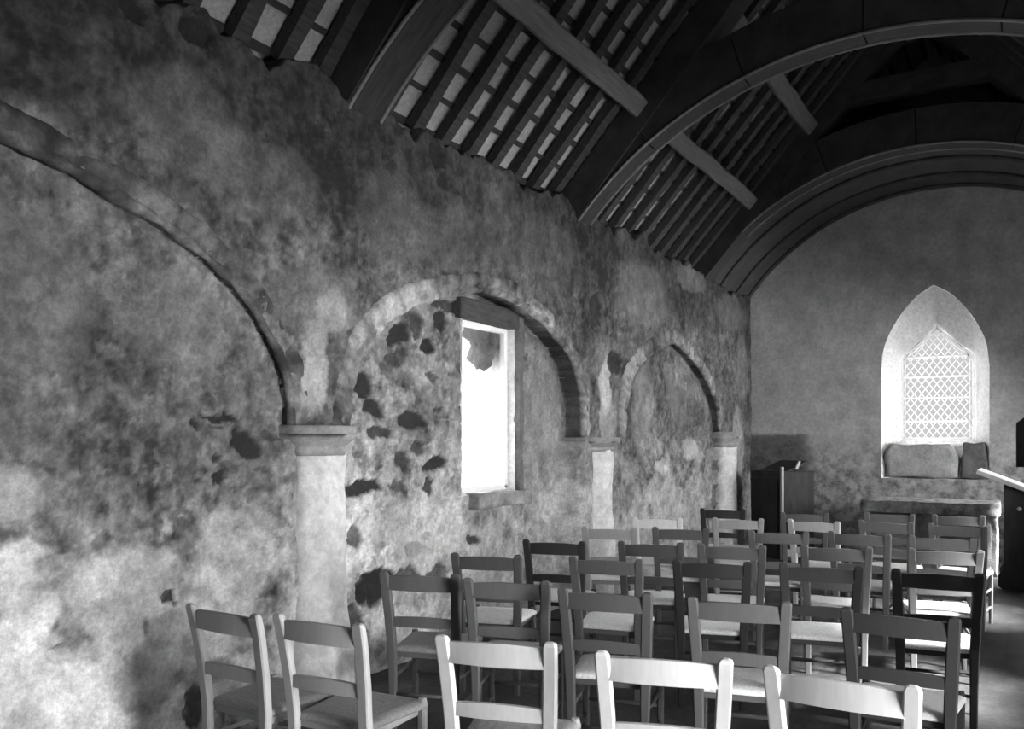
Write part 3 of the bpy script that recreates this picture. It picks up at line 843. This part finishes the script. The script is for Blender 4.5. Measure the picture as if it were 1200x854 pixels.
def make_chair():
    t = thing('church_chair', (0, 0, 0))
    TOPX = -.265
    for s in (1, -1):
        obj('back_post', post([(-.195, s*.172, 0, .032, .036), (-.192, s*.174, .25, .034, .040), (-.195, s*.178, .45, .038, .048), (-.212, s*.184, .60, .037, .050), (-.240, s*.192, .76, .035, .050), (TOPX+.003, s*.1965, .845, .032, .049), (TOPX, s*.1975, .857, .024, .040), (TOPX, s*.1975, .862, .012, .02)]), M_chair, t)
        obj('front_leg', post([(.185, s*.19, 0, .028, .028), (.183, s*.19, .25, .034, .034), (.18, s*.19, .44, .036, .036), (.18, s*.19, .462, .030, .030)], .008), M_chair, t)
        bm = bmesh.new(); add_tube(bm, (-.192, s*.173, .29), (.183, s*.19, .29), .010, 8); obj('side_stretcher', bm, M_chair, t, True)
        bm = bmesh.new(); add_tube(bm, (-.194, s*.172, .14), (.184, s*.19, .14), .010, 8); obj('side_stretcher', bm, M_chair, t, True)
    bm = bmesh.new(); add_tube(bm, (.183, -.19, .22), (.183, .19, .22), .011, 8); obj('front_stretcher', bm, M_chair, t, True)
    bm = bmesh.new(); add_tube(bm, (-.192, -.173, .20), (-.192, .173, .20), .010, 8); obj('back_stretcher', bm, M_chair, t, True)
    obj('top_rail', rail_bm(.762, .072, -.247, .185, .018), M_chair, t)
    obj('lower_rail', rail_bm(.565, .046, -.212, .178, .012), M_chair, t)
    obj('seat', seat_bm(), M_rush, t, True)
    obj('seat_frame', box((.012, 0, .405), (.36, .36, .03), bevel=.006), M_chair, t)
    return t

# centre of the back's top, turn in degrees, wood tone, seat tone
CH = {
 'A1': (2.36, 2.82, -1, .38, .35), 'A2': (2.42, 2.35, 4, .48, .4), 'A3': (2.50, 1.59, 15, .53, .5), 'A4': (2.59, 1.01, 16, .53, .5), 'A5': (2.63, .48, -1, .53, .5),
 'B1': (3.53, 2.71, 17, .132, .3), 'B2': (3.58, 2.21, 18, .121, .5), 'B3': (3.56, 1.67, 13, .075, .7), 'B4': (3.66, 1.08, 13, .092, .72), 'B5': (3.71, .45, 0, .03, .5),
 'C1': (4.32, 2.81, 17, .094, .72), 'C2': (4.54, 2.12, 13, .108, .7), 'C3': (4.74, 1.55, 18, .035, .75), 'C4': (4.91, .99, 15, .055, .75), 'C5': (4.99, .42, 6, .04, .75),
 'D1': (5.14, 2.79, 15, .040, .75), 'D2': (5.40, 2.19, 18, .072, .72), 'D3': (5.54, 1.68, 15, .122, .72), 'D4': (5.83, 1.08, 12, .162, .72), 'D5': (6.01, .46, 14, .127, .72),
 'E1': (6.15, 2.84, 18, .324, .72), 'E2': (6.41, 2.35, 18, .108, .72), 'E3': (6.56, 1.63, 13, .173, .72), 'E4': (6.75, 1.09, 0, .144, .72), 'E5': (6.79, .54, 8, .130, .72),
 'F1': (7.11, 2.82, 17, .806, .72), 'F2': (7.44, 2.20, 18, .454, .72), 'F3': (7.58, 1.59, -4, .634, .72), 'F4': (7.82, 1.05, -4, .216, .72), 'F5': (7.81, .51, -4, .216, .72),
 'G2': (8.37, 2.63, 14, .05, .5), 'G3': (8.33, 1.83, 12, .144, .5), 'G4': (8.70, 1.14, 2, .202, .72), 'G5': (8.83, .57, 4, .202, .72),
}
ROWN = {'A': 'nearest row', 'B': 'second row', 'C': 'third row', 'D': 'fourth row', 'E': 'fifth row', 'F': 'sixth row', 'G': 'farthest row'}
POSN = {1: 'leftmost, beside the arcade wall', 2: 'second from the left', 3: 'middle chair', 4: 'second from the right', 5: 'rightmost, on the aisle'}
POSG = {2: 'leftmost, beside the arcade wall', 3: 'second from the left', 4: 'second from the right', 5: 'rightmost, on the aisle'}
def tone_word(v): return 'pale' if v >= .5 else ('light brown' if v >= .38 else ('mid-toned' if v >= .22 else ('dark' if v >= .1 else 'near-black')))
proto = make_chair(); first = True
parts = list(proto.children)
for key, (cx, cy, deg, tone, st) in CH.items():
    if first: r = proto; kids = parts; first = False
    else:
        r = proto.copy(); link(r); kids = []
        for c in parts:
            d = c.copy(); COL.objects.link(d); d.parent = r; kids.append(d)
    a = math.radians(deg)
    r.location = (cx+.265*math.cos(a), cy+.265*math.sin(a), 0); r.rotation_euler = (0, 0, a)
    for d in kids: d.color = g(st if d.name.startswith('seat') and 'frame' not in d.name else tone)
    row, p = key[0], int(key[1]); pos = (POSG if row == 'G' else POSN)[p]
    prop(r, f'{tone_word(tone)} ladder-back wooden chair in the {ROWN[row]}, {pos}', 'chair', f'church chairs in the {ROWN[row]}')

# ------------------------------------------------------------------ light: overcast sky, soft daylight through the openings
wd = bpy.data.worlds.new('sky'); SC.world = wd; wd.use_nodes = True
wd.node_tree.nodes['Background'].inputs['Color'].default_value = g(1); wd.node_tree.nodes['Background'].inputs['Strength'].default_value = 1.0
def sun(name, direction, strength, angle):
    L = bpy.data.lights.new(name, 'SUN'); L.energy = strength; L.angle = math.radians(angle)
    o = bpy.data.objects.new(name, L); link(o); o.location = (5, 1, 9)
    o.rotation_euler = Vector(direction).to_track_quat('-Z', 'Y').to_euler(); return o
sun('sun', (.12, 1, -.95), 60, 14)
sun('daylight_south', (.25, 1, -.17), 40, 70)
sun('daylight_north', (.15, -1, -.45), 8, 80)
sun('daylight_east', (-1, -.10, -.33), 54, 120)

# ------------------------------------------------------------------ camera
cam = bpy.data.cameras.new('camera'); cam.sensor_width = 36; cam.lens = 30.0; cam.shift_y = (515-427)/1200
co = link(bpy.data.objects.new('camera', cam)); co.location = (0, 0, 1.55); co.rotation_euler = (PI/2, 0, math.radians(31.3-90))
cam.clip_start = .05
SC.camera = co
SC.view_settings.view_transform = 'Standard'; SC.view_settings.look = 'None'
SC.view_settings.exposure = 0; SC.view_settings.gamma = 1; SC.view_settings.use_curve_mapping = False
SC.cycles.max_bounces = 8; SC.cycles.diffuse_bounces = 6; SC.cycles.transparent_max_bounces = 8
SC.cycles.use_denoising = True
